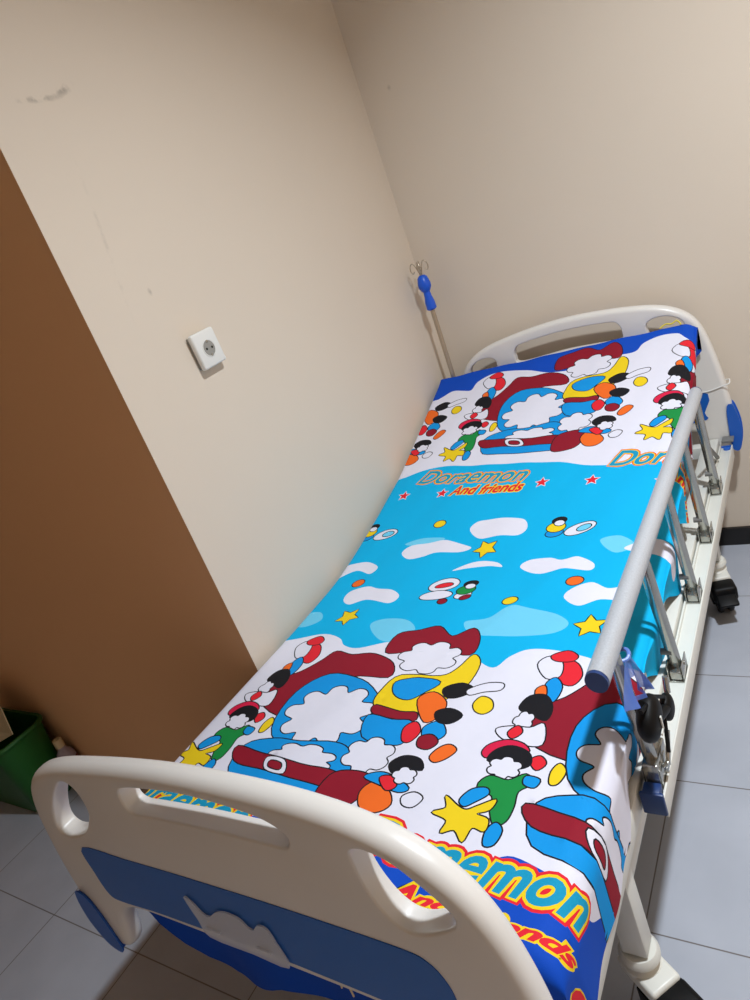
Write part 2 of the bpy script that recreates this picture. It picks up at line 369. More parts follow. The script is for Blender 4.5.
FILM = [(1.117, 0.618), (1.134, 0.612), (1.150, 0.594), (1.166, 0.594), (1.182, 0.606), (1.207, 0.616), (1.237, 0.614), (1.250, 0.602), (1.262, .600), (1.276, 0.613), (1.294, 0.613), (1.302, 0.59), (1.309, 0.545), (1.238, 0.545), (1.142, 0.545), (1.130, 0.575)]
tag(slab('label_holder', FILM, fplace, -.006, -.0035, M['clear'], fb, 3), 'torn clear plastic label holder')
for (x, z) in ((1.16, .566), (1.27, .566)):
    bmh = bmesh.new(); add_box(bmh, fplace(x - .016, z, 0) + Vector((0, -.009, -.002)), fplace(x + .016, z, 0) + Vector((0, .0, .002)), .001)
    bmobj('holder_clip', bmh, M['clear'], fb)

# headboard
HC = 1.272
hl = [(-.475, .42), (-.472, .55), (-.460, .68), (-.438, .80), (-.415, .868), (-.372, .912), (-.30, .944), (-.16, .967), (0, .977)]
hout = [(HC + a, b) for a, b in hl] + [(HC - a, b) for a, b in hl[-2::-1]] + [(HC + .40, .40), (HC + .37, .47), (HC + .30, .5), (HC - .30, .5), (HC - .37, .47), (HC - .4, .40)]
hm = [(-.19, .885), (-.183, .915), (-.15, .929), (0, .938), (.15, .929), (.183, .915), (.19, .885), (.17, .862), (0, .868), (-.17, .862)]
hs = [(.268, .868), (.270, .895), (.300, .907), (.345, .900), (.378, .872), (.375, .82), (.33, .79), (.285, .81)]
hb = board('headboard', catmull(hout, 6), [catmull([(HC + a, b) for a, b in hm], 5), catmull([(HC + a, b) for a, b in hs], 5), catmull([(HC - a, b) for a, b in hs], 5)], hplace, bed, .045, .016, .004, .030)
hp = [(-.38, .64), (0, .66), (.38, .64), (.39, .56), (.36, .53), (0, .53), (-.36, .53), (-.39, .56)]
tag(slab('inset_panel', [(HC + a, b) for a, b in hp], hplace, -.0015, .004, M['panel'], hb), 'blue inset panel on the headboard')
HB = [(1.730, 0.555), (1.740, 0.574), (1.748, 0.555), (1.756, 0.51), (1.755, .46), (1.746, 0.422), (1.735, .418), (1.728, 0.44)]
tag(slab('bumper', HB, hplace, -.006, .036, M['bumper'], hb, 3, .004), 'blue corner bumper')
tag(slab('bumper', [(2 * HC - a + .012, b) for a, b in HB[::-1]], hplace, -.006, .036, M['bumper'], hb, 3, .004), 'blue corner bumper')

# frame
bm = bmesh.new()
add_box(bm, (1.642, -.47, .415), (1.690, 1.442, .465), .004)
add_box(bm, (.795, -.47, .415), (.843, 1.442, .465), .004)
for y in (-.44, -.15, .35, .85, 1.39): add_box(bm, (.843, y, .42), (1.642, y + .04, .46), .003)
for x in (.84, 1.60): add_box(bm, (x, -.13, .24), (x + .04, 1.19, .28), .003)
bmobj('bed_frame', bm, M['wmetal'], bed)
# mattress decks
bm = bmesh.new(); add_box(bm, (.82, -.44, .466), (1.66, .40, .480), .003)
for k in range(9): add_box(bm, (.86, -.40 + k * .085, .480), (1.62, -.36 + k * .085, .484), .001)
bmobj('seat_deck', bm, M['wmetal'], bed)

def prof(y):
    ky = [-.45, .2, .42, .55, .72, .92, 1.15, 1.42]; kz = [.583, .585, .592, .612, .648, .697, .779, .878]
    return float(np.interp(y, ky, kz))
_yy = np.linspace(-.45, 1.42, 1000); _zz = np.interp(_yy, [-.45, .2, .42, .55, .72, .92, 1.15, 1.42], [.583, .585, .592, .612, .648, .697, .779, .878])
_k = np.hanning(81); _k /= _k.sum(); _zz = np.convolve(np.pad(_zz, 40, mode='reflect', reflect_type='odd'), _k, 'valid')
_tt = np.r_[0, np.cumsum(np.hypot(np.diff(_yy), np.diff(_zz)))]
TL = float(_tt[-1])
def hz(y): return float(np.interp(y, _yy, _zz))
# backrest deck follows the raised section
bm = bmesh.new(); ys = np.linspace(.42, 1.40, 15); top = []; bot = []
for y in ys:
    z = hz(y) - .106
    top.append((bm.verts.new((.83, y, z)), bm.verts.new((1.65, y, z)))); bot.append((bm.verts.new((.83, y, z - .012)), bm.verts.new((1.65, y, z - .012))))
for i in range(len(ys) - 1):
    bm.faces.new((top[i][0], top[i][1], top[i + 1][1], top[i + 1][0])); bm.faces.new((bot[i][0], bot[i + 1][0], bot[i + 1][1], bot[i][1]))
    for s in (0, 1): bm.faces.new((top[i][s], top[i + 1][s], bot[i + 1][s], bot[i][s]))
bm.faces.new((top[0][0], top[0][1], bot[0][1], bot[0][0])); bm.faces.new((top[-1][0], top[-1][1], bot[-1][1], bot[-1][0]))
for x in (.95, 1.53): add_tube(bm, [(x, .95, .44), (x, 1.15, hz(1.15) - .12)], .012)
bmobj('backrest_deck', bm, M['wmetal'], bed)

# legs with casters
def leg(x, y, ang):
    L = 0
    bm = bmesh.new(); add_box(bm, (x - .022, y - .022, .17), (x + .022, y + .022, .416), .004)
    lo = bmobj('leg', bm, M['wmetal'], bed)
    R3 = Matrix.Rotation(ang, 3, 'Z'); O = Vector((x, y, 0))
    def W(v): return O + R3 @ Vector(v)
    bm = bmesh.new(); add_lathe(bm, [(.031, .166), (.036, .158), (.036, .150), (.028, .146), (.028, .136), (.034, .131), (.034, .122)], (x, y, 0), 28)
    tmp = bmesh.new(); add_box(tmp, (-.034, -.032, .098), (.058, .032, .130), .007, 3); 
    merge(bm, tmp, Matrix.Translation(O) @ R3.to_4x4())
    tag(bmobj('caster_housing', bm, M['wmetal'], lo), 'white caster housing')
    bm = bmesh.new(); tmp = bmesh.new()
    add_box(tmp, (.048, -.036, .070), (.112, .036, .122), .012, 3)
    add_box(tmp, (.010, -.034, .035), (.058, -.026, .10), .003); add_box(tmp, (.010, .026, .035), (.058, .034, .10), .003)
    merge(bm, tmp, Matrix.Translation(O) @ R3.to_4x4())
    tag(bmobj('caster_fork', bm, M['black'], lo), 'black caster fork and hood')
    bm = bmesh.new(); T = R3
    for s in (-1, 1):
        c = W((.040, 0, .05))
        tmpp = [(.012, s * .006), (.044, s * .006), (.0495, s * .009), (.05, s * .014), (.0495, s * .019), (.044, s * .023), (.03, s * .023)]
        tmp = bmesh.new(); add_lathe(tmp, tmpp, (0, 0, 0), 32, 'Y'); merge(bm, tmp, Matrix.Translation(c) @ R3.to_4x4())
    w = bmobj('caster_wheel', bm, M['rubber'], lo)
    bm = bmesh.new(); tmp = bmesh.new(); add_box(tmp, (.085, -.028, .085), (.150, .028, .098), .005, 2, Matrix.Rotation(.35, 3, 'Y'))
    merge(bm, tmp, Matrix.Translation(O) @ R3.to_4x4())
    bmobj('brake_pedal', bm, M['black'], lo)
leg(1.645, -.135, -.62); leg(1.650, 1.165, -1.25); leg(.832, -.13, .6); leg(.832, 1.165, .3)

# guard rail
bm = bmesh.new()
RX, RZ = 1.709, .760
ya, yb = -.132, 1.062
add_tube(bm, [(RX, ya, RZ), (RX, yb, RZ)], .0172, 28, 1.0, 1.1)
rail = tag(bmobj('guard_rail', bm, M['alu'], bed), 'silver speckled guard rail')
for y0, y1, mm in ((ya - .006, ya, M['darkblue']), (yb, yb + .006, M['darkblue'])):
    bm = bmesh.new(); add_tube(bm, [(RX, y0, RZ), (RX, y1, RZ)], .0168, 28, 1.0, 1.1)
    tag(bmobj('rail_end_cap', bm, mm, rail), 'dark blue end cap')
bm = bmesh.new()
add_box(bm, (1.696, -.056, .412), (1.7285, 1.40, .416), .001); add_box(bm, (1.693, -.056, .412), (1.697, 1.40, .454), .001)
add_box(bm, (1.697, -.056, .440), (1.728, 1.40, .446), .001); add_box(bm, (1.728, -.056, .410), (1.732, 1.40, .454), .001)
chan = tag(bmobj('base_channel', bm, M['wmetal'], rail), 'white steel channel under the guard rail')
bm = bmesh.new(); add_box(bm, (1.694, -.064, .420), (1.733, -.056, .466), .003); add_box(bm, (1.698, -.060, .447), (1.727, -.036, .466), .003)
tag(bmobj('channel_end_cap', bm, M['darkblue'], rail), 'dark blue end cap')
bm = bmesh.new(); add_box(bm, (1.698, 1.398, .424), (1.728, 1.404, .452), .002); add_lathe(bm, [(.011, .446), (.011, .450), (.008, .452)], (1.716, 1.385, 0), 20)
tag(bmobj('channel_end_cap', bm, M['bumper'], rail), 'blue end plug')
bm = bmesh.new(); add_box(bm, (1.70, 1.404, .46), (1.735, 1.446, .468), .002); bmobj('board_bracket', bm, M['grey'], rail)
UY = (1.077, .803, .534, .262, -.008)
for i, y in enumerate(UY):
    yt = y - .042
    bm = bmesh.new()
    add_tube(bm, [(1.712, y, .468), (1.708, yt, .745)], .010, 16, 1.25, .8)
    add_tube(bm, [(1.700, y + .020, .468), (1.698, yt + .020, .745)], .0045, 10)
    bmobj('rail_upright', bm, M['chrome'], rail)
    bm = bmesh.new()
    add_box(bm, (1.698, y - .024, .446), (1.727, y + .024, .450), .001)
    add_box(bm, (1.6975, y - .024, .448), (1.6995, y + .024, .488), .001); add_box(bm, (1.7255, y - .024, .448), (1.7275, y + .024, .488), .001)
    add_box(bm, (1.701, y - .022, .450), (1.724, y + .010, .470), .003)
    add_tube(bm, [(1.694, y, .478), (1.730, y, .478)], .0045, 10)
    bmobj('upright_bracket', bm, M['chrome'], rail)
# fold-down link bar and pivot stubs inside the rail
bm = bmesh.new(); add_tube(bm, [(1.699, 1.29, .462), (1.699, 1.10, .60)], .006, 8)
bmobj('link_bar', bm, M['grey'], rail)
for y in UY[:4]:
    bm = bmesh.new(); add_tube(bm, [(1.692, y - .01, .512), (1.712, y - .01, .512)], .007, 10); bmobj('pivot_stub', bm, M['grey'], rail)
# black release handle
bm = bmesh.new()
def blob(bm, c, r, rot=None, nu=20, nv=12, mi=0):
    tmp = bmesh.new(); bmesh.ops.create_uvsphere(tmp, u_segments=nu, v_segments=nv, radius=1)
    for v in tmp.verts:
        q = Vector([math.copysign(abs(v.co[k]) ** .8, v.co[k]) * r[k] for k in range(3)])
        v.co = (rot @ q if rot is not None else q)
    merge(bm, tmp, Matrix.Translation(c), mi)
blob(bm, (1.737, -.042, .612), (.018, .038, .030), Matrix.Rotation(.5, 3, 'X'))
blob(bm, (1.739, .052, .552), (.011, .021, .024), Matrix.Rotation(.2, 3, 'X'))
add_tube(bm, [(1.737, -.02, .585), (1.740, .05, .556)], .009, 10)
add_tube(bm, [(1.738, .030, .556), (1.742, -.008, .508)], .0035, 8)
add_tube(bm, [(1.738, -.075, .652), (1.740, -.01, .628), (1.740, .045, .580)], .0035, 8)
rh = tag(bmobj('release_handle', bm, M['black'], rail), 'black plastic release handle')
bm = bmesh.new(); add_box(bm, (1.7550, -.050, .596), (1.7572, -.045, .622), .0005); add_box(bm, (1.7550, -.062, .596), (1.7572, -.047, .601), .0005)
tag(bmobj('handle_mark', bm, M['wmetal'], rail), 'pale corner mark on the black release handle')
bm = bmesh.new(); add_tube(bm, [(1.740, .070, .568), (1.740, .078, .596)], .0055, 12); 
tag(bmobj('release_pin', bm, M['chrome'], rail), 'steel pin on the release handle')
bm = bmesh.new()
add_box(bm, (1.700, -.034, .446), (1.726, .034, .500), .003); add_tube(bm, [(1.733, .002, .470), (1.737, .03, .52)], .004, 8)
add_box(bm, (1.731, -.02, .474), (1.7375, -.005, .486), .001)
tag(bmobj('latch_block', bm, M['chrome'], rail), 'steel latch block at the foot of the rail')

# ------------------------------------------------------------------ mattress
bm = bmesh.new(); ys = np.linspace(-.43, 1.40, 60); rings = []
sec = []
for a0, cx, cz in ((0, 1.655, -.035), (90, .815, -.035), (180, .815, -.085), (270, 1.655, -.085)):
    for k in range(5):
        a = math.radians(a0 + k * 22.5); sec.append((cx + .018 * math.cos(a), cz + .018 * math.sin(a)))
for j, y in enumerate(ys): rings.append([bm.verts.new((x, y, hz(y) + dz)) for x, dz in sec])
for i in range(len(rings) - 1):
    for k in range(len(sec)): bm.faces.new((rings[i][k], rings[i][(k + 1) % len(sec)], rings[i + 1][(k + 1) % len(sec)], rings[i + 1][k]))
bm.faces.new(rings[0]); bm.faces.new(rings[-1])
tag(bmobj('mattress', bm, M['mattress']), 'thin mattress under the printed sheet, bent up towards the headboard', 'mattress')

# ------------------------------------------------------------------ printed sheet
X0, X1, RR = .79, 1.694, .042
FE = .03
SF = .862
def sheet_point(s, t):
    # profile along the bed
    if t < 0:
        d = -t; R = .03
        if d < R * PI / 2: a = d / R; y, z = -.45 - R * math.sin(a) + .0, .583 - R * (1 - math.cos(a))
        else: y, z = -.48, .583 - R - (d - R * PI / 2)
        y += .03; ny = 0
        fd = min(1, d / .05)
    elif t > TL:
        d = t - TL; R = .02
        if d < R * PI / 2: a = d / R; y, z = 1.42 - .012 + R * math.sin(a) - .0, .872 - R * (1 - math.cos(a))
        else: y, z = 1.42 - .012 + R, .872 - R - (d - R * PI / 2)
        fd = min(1, d / .03)
    else:
        y, z = float(np.interp(t, _tt, _yy)), float(np.interp(t, _tt, _zz)); fd = 0
        if t < .05: y += .03 * (1 - t / .05) * 1.0
        if t > TL - .05: y -= .012 * (1 - (TL - t) / .05)
    # across the bed
    if s < 0:
        x = X0 - .0; drop = -s
        if drop < RR * PI / 2: a = drop / RR; x, dz = X0 + RR - RR * math.sin(a) - RR, RR * (1 - math.cos(a)); x = X0 - .0 - .012 * math.sin(a)
        else: x, dz = X0 - .012, RR + (drop - RR * PI / 2)
        z -= dz * (1 - fd * .8)
    elif s <= SF:
        x = X0 + s
    else:
        d = s - SF
        if d < RR * PI / 2: a = d / RR; x, dz = X1 - RR + RR * math.sin(a), RR * (1 - math.cos(a))
        else:
            x, dz = X1, RR + (d - RR * PI / 2)
        w = max(0, dz - .02) / .1
        fold = math.sin(t * 2 * PI / .235 + .6) * .6 + math.sin(t * 2 * PI / .11 + 1.3) * .25
        lenk = 1 + .16 * math.sin(t * 2 * PI / .255 + 2.2) - .06
        if t > .30:
            x += .010 * fold * min(w, 1) * min(1, (t - .3) / .15)
            x -= .016 * min(w, 1) * min(1, (t - .3) / .15)
            dz *= 1 + (-.08 + .5 * (lenk - 1) * 3) * min(1, (t - .3) / .15) * (1 if w > .1 else 0) * 1.0
        if t <= .3: x += .003 * min(w, 1) * math.sin(t * 40)
        z -= dz * (1 - fd * .8)
    # soft wrinkles on the top
    if 0 < s < SF + .03 and 0 < t < TL:
        e = min(1, s / .05, max(0, (SF + .03 - s) / .04))
        z += e * (.0016 * math.sin(s * 21 + t * 7) * math.sin(t * 13 - s * 5) + .0010 * math.sin(s * 47 - t * 19))
        z += e * .0016 * math.exp(-((s - .18 - t * .55) / .012) ** 2) * (1 if .1 < t < 1.2 else 0) * math.sin(min(1, max(0, (t - .1) / 1.1)) * PI)
    if t < 0 and -t > .05:   # flap hanging below the foot end
        zl = float(np.interp(x, [.77, .785, .80, .84, .88, .94, 1.0, 1.1, 1.25, 1.7], [.46, .41, .355, .295, .255, .232, .240, .285, .27, .30]))
        f = (-t - .05) / (.40 - .05); z = .54 + (zl - .54) * f
        y += .012 * math.sin(x * 22) * f
    return (x, y, z)

def closed(pts, n=5): return catmull(pts, n)
shapes = []     # (colour, list of loops, or triangles)
S0, S1, T0, T1 = -.10, 1.022, -.40, TL + .10
def poly(col, pts): shapes.append((col, [list(p) for p in pts], None))
# ground bands: sky, clouds, navy ends
foot_top = [(-.2, .56), (-.05, .60), (0.02, 0.617), (0.10, 0.642), (.17, .625), (.2, .60), (0.253, 0.591), (.33, .62), (.42, .625), (.50, .60), (0.56, 0.573), (0.618, 0.542), (0.643, 0.578), (0.678, 0.603), (0.74, 0.605), (.80, .585), (.86, .56), (.92, .575), (1.0, .56), (1.1, .58)]
foot_bot = [(-.2, .15), (0, .13), (.12, .105), (.25, .10), (.36, .12), (.48, .10), (.6, .11), (.69, .127), (.76, .125), (.80, .140), (.86, .125), (.91, .108), (.95, .115), (.985, .150), (1.02, .18), (1.1, .20)]
head_bot = [(-.2, 1.34), (0, 1.361), (.14, 1.40), (.3, 1.378), (.438, 1.362), (.566, 1.338), (.687, 1.301), (.83, 1.285), (1.1, 1.27)]
head_top = [(-.2, 1.75), (.0, 1.775), (.03, 1.785), (0.07, 1.812), (.12, 1.80), (0.154, 1.795), (.17, 1.835), (0.22, 1.862), (.30, 1.86), (.36, 1.84), (.45, 1.80), (.52, 1.79), (.58, 1.80), (0.61, 1.822), (.66, 1.815), (0.727, 1.813), (.75, 1.85), (.80, 1.872), (.85, 1.865), (.88, 1.83), (.95, 1.80), (1.1, 1.78)]
cm = lambda p: catmull(p, 5, False)
poly('white', cm(foot_bot) + cm(foot_top)[::-1]); poly('white', cm(head_bot) + cm(head_top)[::-1])
poly('navy', [(-.3, -.6)] + cm(foot_bot) + [(1.3, .22), (1.3, -.6)]); poly('navy', [(-.3, TL + .3)] + cm(head_top) + [(1.3, 1.78), (1.3, TL + .3)])
CL = {
 'pale1': [(0.23, 0.681), (0.26, 0.709), (0.332, 0.701), (0.371, 0.663), (0.349, 0.625), (0.293, 0.623)],
 'pale2': [(0.49, 0.695), (0.545, 0.712), (0.58, 0.755), (0.635, 0.745), (0.698, 0.725), (0.735, 0.690), (0.7, 0.655), (0.595, 0.645), (0.525, 0.652)],
 'pale3': [(0.739, 0.994), (0.784, 1.008), (0.824, 0.968), (0.782, 0.946)],
 'pale4': [(0.166, 1.028), (0.221, 1.052), (0.293, 1.046), (0.256, 1.016)],
 'pale5': [(-.03, .72), (.03, .735), (.06, .70), (.02, .67), (-.04, .68)],
 'c1': [(0.363, 1.073), (0.376, 1.105), (0.410, 1.112), (0.442, 1.114), (0.48, 1.108), (0.520, 1.097), (0.535, 1.062), (0.517, 1.036), (0.466, 1.037), (0.406, 1.033)],
 'c2': [(0.173, 0.990), (0.191, 1.020), (0.247, 1.030), (0.29, 1.038), (0.332, 1.026), (0.391, 1.0), (0.365, 0.985), (0.288, 0.985), (0.25, 0.970), (0.205, 0.963)],
 'c3': [(0.56, 0.905), (0.576, 0.932), (0.626, 0.938), (0.66, 0.925), (0.700, 0.934), (0.740, 0.910), (0.736, 0.885), (0.677, 0.892), (0.617, 0.878)],
 'c4': [(0.700, 0.785), (0.712, 0.818), (0.750, 0.838), (0.79, 0.815), (0.826, 0.822), (0.86, 0.80), (0.84, 0.77), (0.784, 0.775), (0.74, 0.752)],
 'c5': [(0.078, 0.790), (0.078, 0.83), (0.125, 0.850), (0.165, 0.84), (0.217, 0.83), (0.254, 0.802), (0.235, 0.772), (0.156, 0.790), (0.11, 0.768)],
 'c6': [(0.369, 0.905), (0.41, 0.930), (0.45, 0.938), (0.49, 0.93), (0.509, 0.911), (0.47, 0.918), (0.419, 0.912)],
 'c7': [(-0.04, 0.935), (0.034, 0.958), (0.075, 0.96), (0.115, 0.935), (0.10, 0.908), (0.045, 0.925), (-0.02, 0.885)],
 'c8': [(.80, .96), (.86, .985), (.93, .98), (.98, .95), (.93, .93), (.86, .935)]}
for k, v in CL.items(): poly('pale' if k[0] == 'p' else 'white', closed(v, 6))
def blossom(pts, n):
    a = np.array(pts); c = (a.min(0) + a.max(0)) / 2; h = (a.max(0) - a.min(0)) / 2
    return [tuple(c + h * (.80, 1.0, 1.06, 1.0)[k % 4] * np.array([math.cos(PI * k / n / 2), math.sin(PI * k / n / 2)])) for k in range(4 * n)]
BLOSSOM = {2: 9, 4: 7, 9: 7, 14: 6, 27: 5, 37: 5, 43: 6}
def pebble(col, pts, n=4, line=.0028, lc='black'):
    lp = closed(pts, n)
    poly(lc, grow(lp, line)); poly(col, lp)
def motif(s0, t0, rot=0., sc=1., first=0):
    c, s = math.cos(rot), math.sin(rot)
    for k_, (col, pts) in list(enumerate(MOTIF))[first:]:
        if k_ in BLOSSOM: pts = blossom(pts, BLOSSOM[k_])
        q = [(s0 + sc * (c * u - s * v), t0 + sc * (s * u + c * v)) for u, v in pts]
        pebble(col, q)
# small floating ornaments in the sky band: plain discs, shells and pebbles
def ell(cs, ct, a, b, r=0, n=10):
    return [(cs + a * math.cos(2 * PI * k / n) * math.cos(r) - b * math.sin(2 * PI * k / n) * math.sin(r), ct + a * math.cos(2 * PI * k / n) * math.sin(r) + b * math.sin(2 * PI * k / n) * math.cos(r)) for k in range(n)]
def star(cs, ct, r, k=5, inner=.42, rot=0):
    return [(cs + (r if i % 2 == 0 else r * inner) * math.sin(PI * i / k + rot), ct + (r if i % 2 == 0 else r * inner) * math.cos(PI * i / k + rot)) for i in range(2 * k)]
motif(.068, .365); motif(.722, .339); motif(.205, 1.605, -.03, .97); motif(.848, 1.565, -.03, .97); motif(-.43, 1.64, -.03, .97, 16)
for cs, ct, c1, c2 in ((.006, 1.098, 'yellow', 'blue'), (.615, 1.057, 'yellow', 'blue'), (.442, .822, 'green', 'white')):
    pebble(c2, ell(cs, ct - .022, .022, .014, .3)); pebble(c1, ell(cs, ct, .024, .018, .2)); pebble('black', ell(cs + .004, ct + .026, .018, .012, .2)); pebble('white', ell(cs + .006, ct + .016, .013, .010))
for cs, ct in ((.072, 1.082), (.68, 1.045)): pebble('white', ell(cs, ct, .040, .020, .35)); pebble('pale', ell(cs + .01, ct + .002, .018, .010, .35))
pebble('white', ell(.37, .845, .042, .026, .2)); pebble('red', ell(.372, .842, .024, .009, .2)); pebble('white', ell(.365, .800, .045, .018, .1)); pebble('maroon', ell(.395, .775, .012, .010)); pebble('maroon', ell(.452, .79, .014, .009, .4))
for cs, ct in ((.439, .987), (.781, .687), (.141, .713)): pebble('yellow', star(cs, ct, .036, 5, .5, .3 + cs), 2); 
for cs, ct in ((.252, 1.111), (.574, .777)): pebble('yellow', ell(cs, ct, .018, .014, .2))
for cs, ct in ((.082, .868), (.71, .846)): pebble('orange', ell(cs, ct, .019, .016, .2)); 
for cs, ct in ((.532, 1.252), (.676, 1.239), (.06, 1.269), (.86, 1.21), (.205, 1.26)):
    st_ = star(cs, ct, .021); poly('white', grow(st_, .003)); poly('red', st_)
for cs, ct in ((.42, .165), (.44, .16)): pass
for cs, ct, r in ((.975, -.005, .022), (.35, .03, .02)):
    poly('yellow', ell(cs, ct, r + .004, r * .7 + .004, .5)); poly('red', ell(cs, ct, r, r * .7, .5))

def text_tris(body, size, width, offset):
    """flat lettering grown evenly by offset: glyph triangles plus a band along every outline"""
    cu = bpy.data.curves.new('t', 'FONT'); cu.body = body; cu.size = 1; cu.shear = .35; cu.resolution_u = 4
    o = bpy.data.objects.new('t', cu); C.objects.link(o); bpy.context.view_layer.update()
    me = bpy.data.meshes.new_from_object(o.evaluated_get(bpy.context.evaluated_depsgraph_get()))
    bpy.data.objects.remove(o)
    xs = [v.co.x for v in me.vertices]; x0, x1 = min(xs), max(xs); kx = width / (x1 - x0); ky = size
    bm = bmesh.new(); bm.from_mesh(me); bmesh.ops.remove_doubles(bm, verts=bm.verts, dist=1e-5)
    bmesh.ops.triangulate(bm, faces=bm.faces); bm.verts.index_update()
    V = np.array([((v.co.x - x0) * kx, v.co.y * ky) for v in bm.verts])
    tr = [[v.index for v in f.verts] for f in bm.faces]
    nor = np.zeros_like(V); be = []
    for e in bm.edges:
        if len(e.link_faces) != 1: continue
        a, c = e.verts[0].index, e.verts[1].index; be.append((a, c))
        third = [v.index for v in e.link_faces[0].verts if v.index not in (a, c)][0]
        d = V[c] - V[a]; n = np.array([d[1], -d[0]]); n /= np.hypot(*n) + 1e-12
        if n @ (V[third] - V[a]) > 0: n = -n
        nor[a] += n; nor[c] += n
    bm.free()
    nor /= np.hypot(nor[:, 0], nor[:, 1])[:, None] + 1e-12
    m = len(V); W = np.vstack([V, V + nor * offset])
    for a, c in be: tr += [[a, c, c + m], [a, c + m, a + m]]
    return W, tr, [(a + m, c + m) for a, c in be]
def write(body, s, t, size, width, rot, layers):
    c, n = math.cos(rot), math.sin(rot)
    for col, off in layers:
        V, tr, be = text_tris(body, size, width, off)
        W = np.c_[s + c * V[:, 0] - n * V[:, 1], t + n * V[:, 0] + c * V[:, 1]]
        shapes.append((col, W, (tr, be)))
footL = [('red', .0125), ('yellow', .0075), ('teal', .0028)]
footS = [('yellow', .0085), ('red', .0030)]
headL = [('orange', .0080), ('yellow', .0045), ('teal', .0020)]
headS = [('yellow', .0055), ('red', .0018)]
W1, W2 = 'Doraemon', 'And friends'
for ds, dt in ((-.10, -.005), (.535, 0)):
    write(W1, ds, .098 + dt, .088, .39, -.055, footL)
    write(W2, ds + .10, .020 + dt, .064, .29, -.06, footS)
for ds, dt in ((.09, 1.325), (.712, 1.295)):
    write(W1, ds, dt, .088, .385, -.13, headL)
    write(W2, ds + .145, dt - .082, .058, .24, -.05, headS)

def build_sheet():
    pts = []; edges = []
    def addp(x, y): pts.append((min(max(x, S0), S1), min(max(y, T0), T1))); return len(pts) - 1
    # regular grid
    gs = list(np.arange(S0, SF, .0125)) + list(np.arange(SF, S1, .006)) + [S1]
    gt = list(np.arange(T0, -.06, .02)) + list(np.arange(-.06, .06, .006)) + list(np.arange(.06, TL - .04, .0125)) + list(np.arange(TL - .04, TL + .04, .006)) + list(np.arange(TL + .04, T1, .02)) + [T1]
    for a in gs:
        for b in gt:
            e = 0 if a in (gs[0], gs[-1]) or b in (gt[0], gt[-1]) else 1
            pts.append((float(a) + e * random.uniform(-1, 1) * 1e-4, float(b) + e * random.uniform(-1, 1) * 1e-4))
    ns, nt_ = len(gs), len(gt); idx = lambda i, j: i * nt_ + j
    for i in range(ns - 1): edges += [(idx(i, 0), idx(i + 1, 0)), (idx(i, nt_ - 1), idx(i + 1, nt_ - 1))]
    for j in range(nt_ - 1): edges += [(idx(0, j), idx(0, j + 1)), (idx(ns - 1, j), idx(ns - 1, j + 1))]
    def inside(p): return S0 < p[0] < S1 and T0 < p[1] < T1
    for col, V, tri in shapes:
        V = [tuple(map(float, v)) for v in V]
        es = tri[1] if tri else [(i, (i + 1) % len(V)) for i in range(len(V))]
        ids = {}
        for a, b in es:
            pa, pb = V[a], V[b]
            if not (inside(pa) and inside(pb)): continue
            for k in (a, b):
                if k not in ids: ids[k] = addp(*V[k])
            if ids[a] != ids[b]: edges.append((ids[a], ids[b]))
    vo, eo, fo, *_ = delaunay_2d_cdt([Vector(p) for p in pts], edges, [], 1, 1e-6)
    P_ = np.array([tuple(v) for v in vo]); F = [f for f in fo if len(f) >= 3]
    T = []
    for f in F:
        for k in range(1, len(f) - 1): T.append((f[0], f[k], f[k + 1]))
    T = np.array(T); cen = P_[T].mean(1)
    colr = np.full(len(T), PN.index('sky'))
    for col, V, tri in shapes:
        V = np.array(V, float); lo, hi = V.min(0), V.max(0)
        sel = np.where((cen[:, 0] > lo[0]) & (cen[:, 0] < hi[0]) & (cen[:, 1] > lo[1]) & (cen[:, 1] < hi[1]))[0]
        if not len(sel): continue
        q = cen[sel]; ins = np.zeros(len(sel), bool)
        if tri:
            for a, b, c in tri[0]:
                A, B, D = V[a], V[b], V[c]
                d1 = (q[:, 0] - B[0]) * (A[1] - B[1]) - (A[0] - B[0]) * (q[:, 1] - B[1])
                d2 = (q[:, 0] - D[0]) * (B[1] - D[1]) - (B[0] - D[0]) * (q[:, 1] - D[1])
                d3 = (q[:, 0] - A[0]) * (D[1] - A[1]) - (D[0] - A[0]) * (q[:, 1] - A[1])
                ins |= ((d1 >= 0) & (d2 >= 0) & (d3 >= 0)) | ((d1 <= 0) & (d2 <= 0) & (d3 <= 0))
        else:
            n = len(V)
            for i in range(n):
                a, b = V[i], V[(i + 1) % n]
                if a[1] == b[1]: continue
                cr = (a[1] > q[:, 1]) != (b[1] > q[:, 1])
                ins ^= cr & (q[:, 0] < (b[0] - a[0]) * (q[:, 1] - a[1]) / (b[1] - a[1]) + a[0])
        colr[sel[ins]] = PN.index(col)
    co = [sheet_point(float(a), float(b)) for a, b in P_]
    me = bpy.data.meshes.new('bed_sheet'); me.from_pydata(co, [], T.tolist())
    for k in PN: me.materials.append(M['p_' + k])
    me.polygons.foreach_set('material_index', colr.astype(np.int32)); me.polygons.foreach_set('use_smooth', np.ones(len(T), bool))
    me.update()
    o = bpy.data.objects.new('bed_sheet', me); C.objects.link(o)
    return o
sheet = tag(build_sheet(), 'bright blue and white printed cotton sheet stretched over the hospital bed mattress', 'bed sheet')
bm = bmesh.new(); p0 = Vector(sheet_point(.827, TL - .005))
add_tube(bm, catmull([tuple(p0 + Vector(q)) for q in ((-.03, 0, .004), (-.012, .006, .012), (.006, .002, .010), (.022, .004, .016), (.034, -.004, .003))], 5, False), .0022, 8)
tag(bmobj('loose_thread', bm, M['thread'], sheet), 'yellow loose thread at the head hem')
bm = bmesh.new()
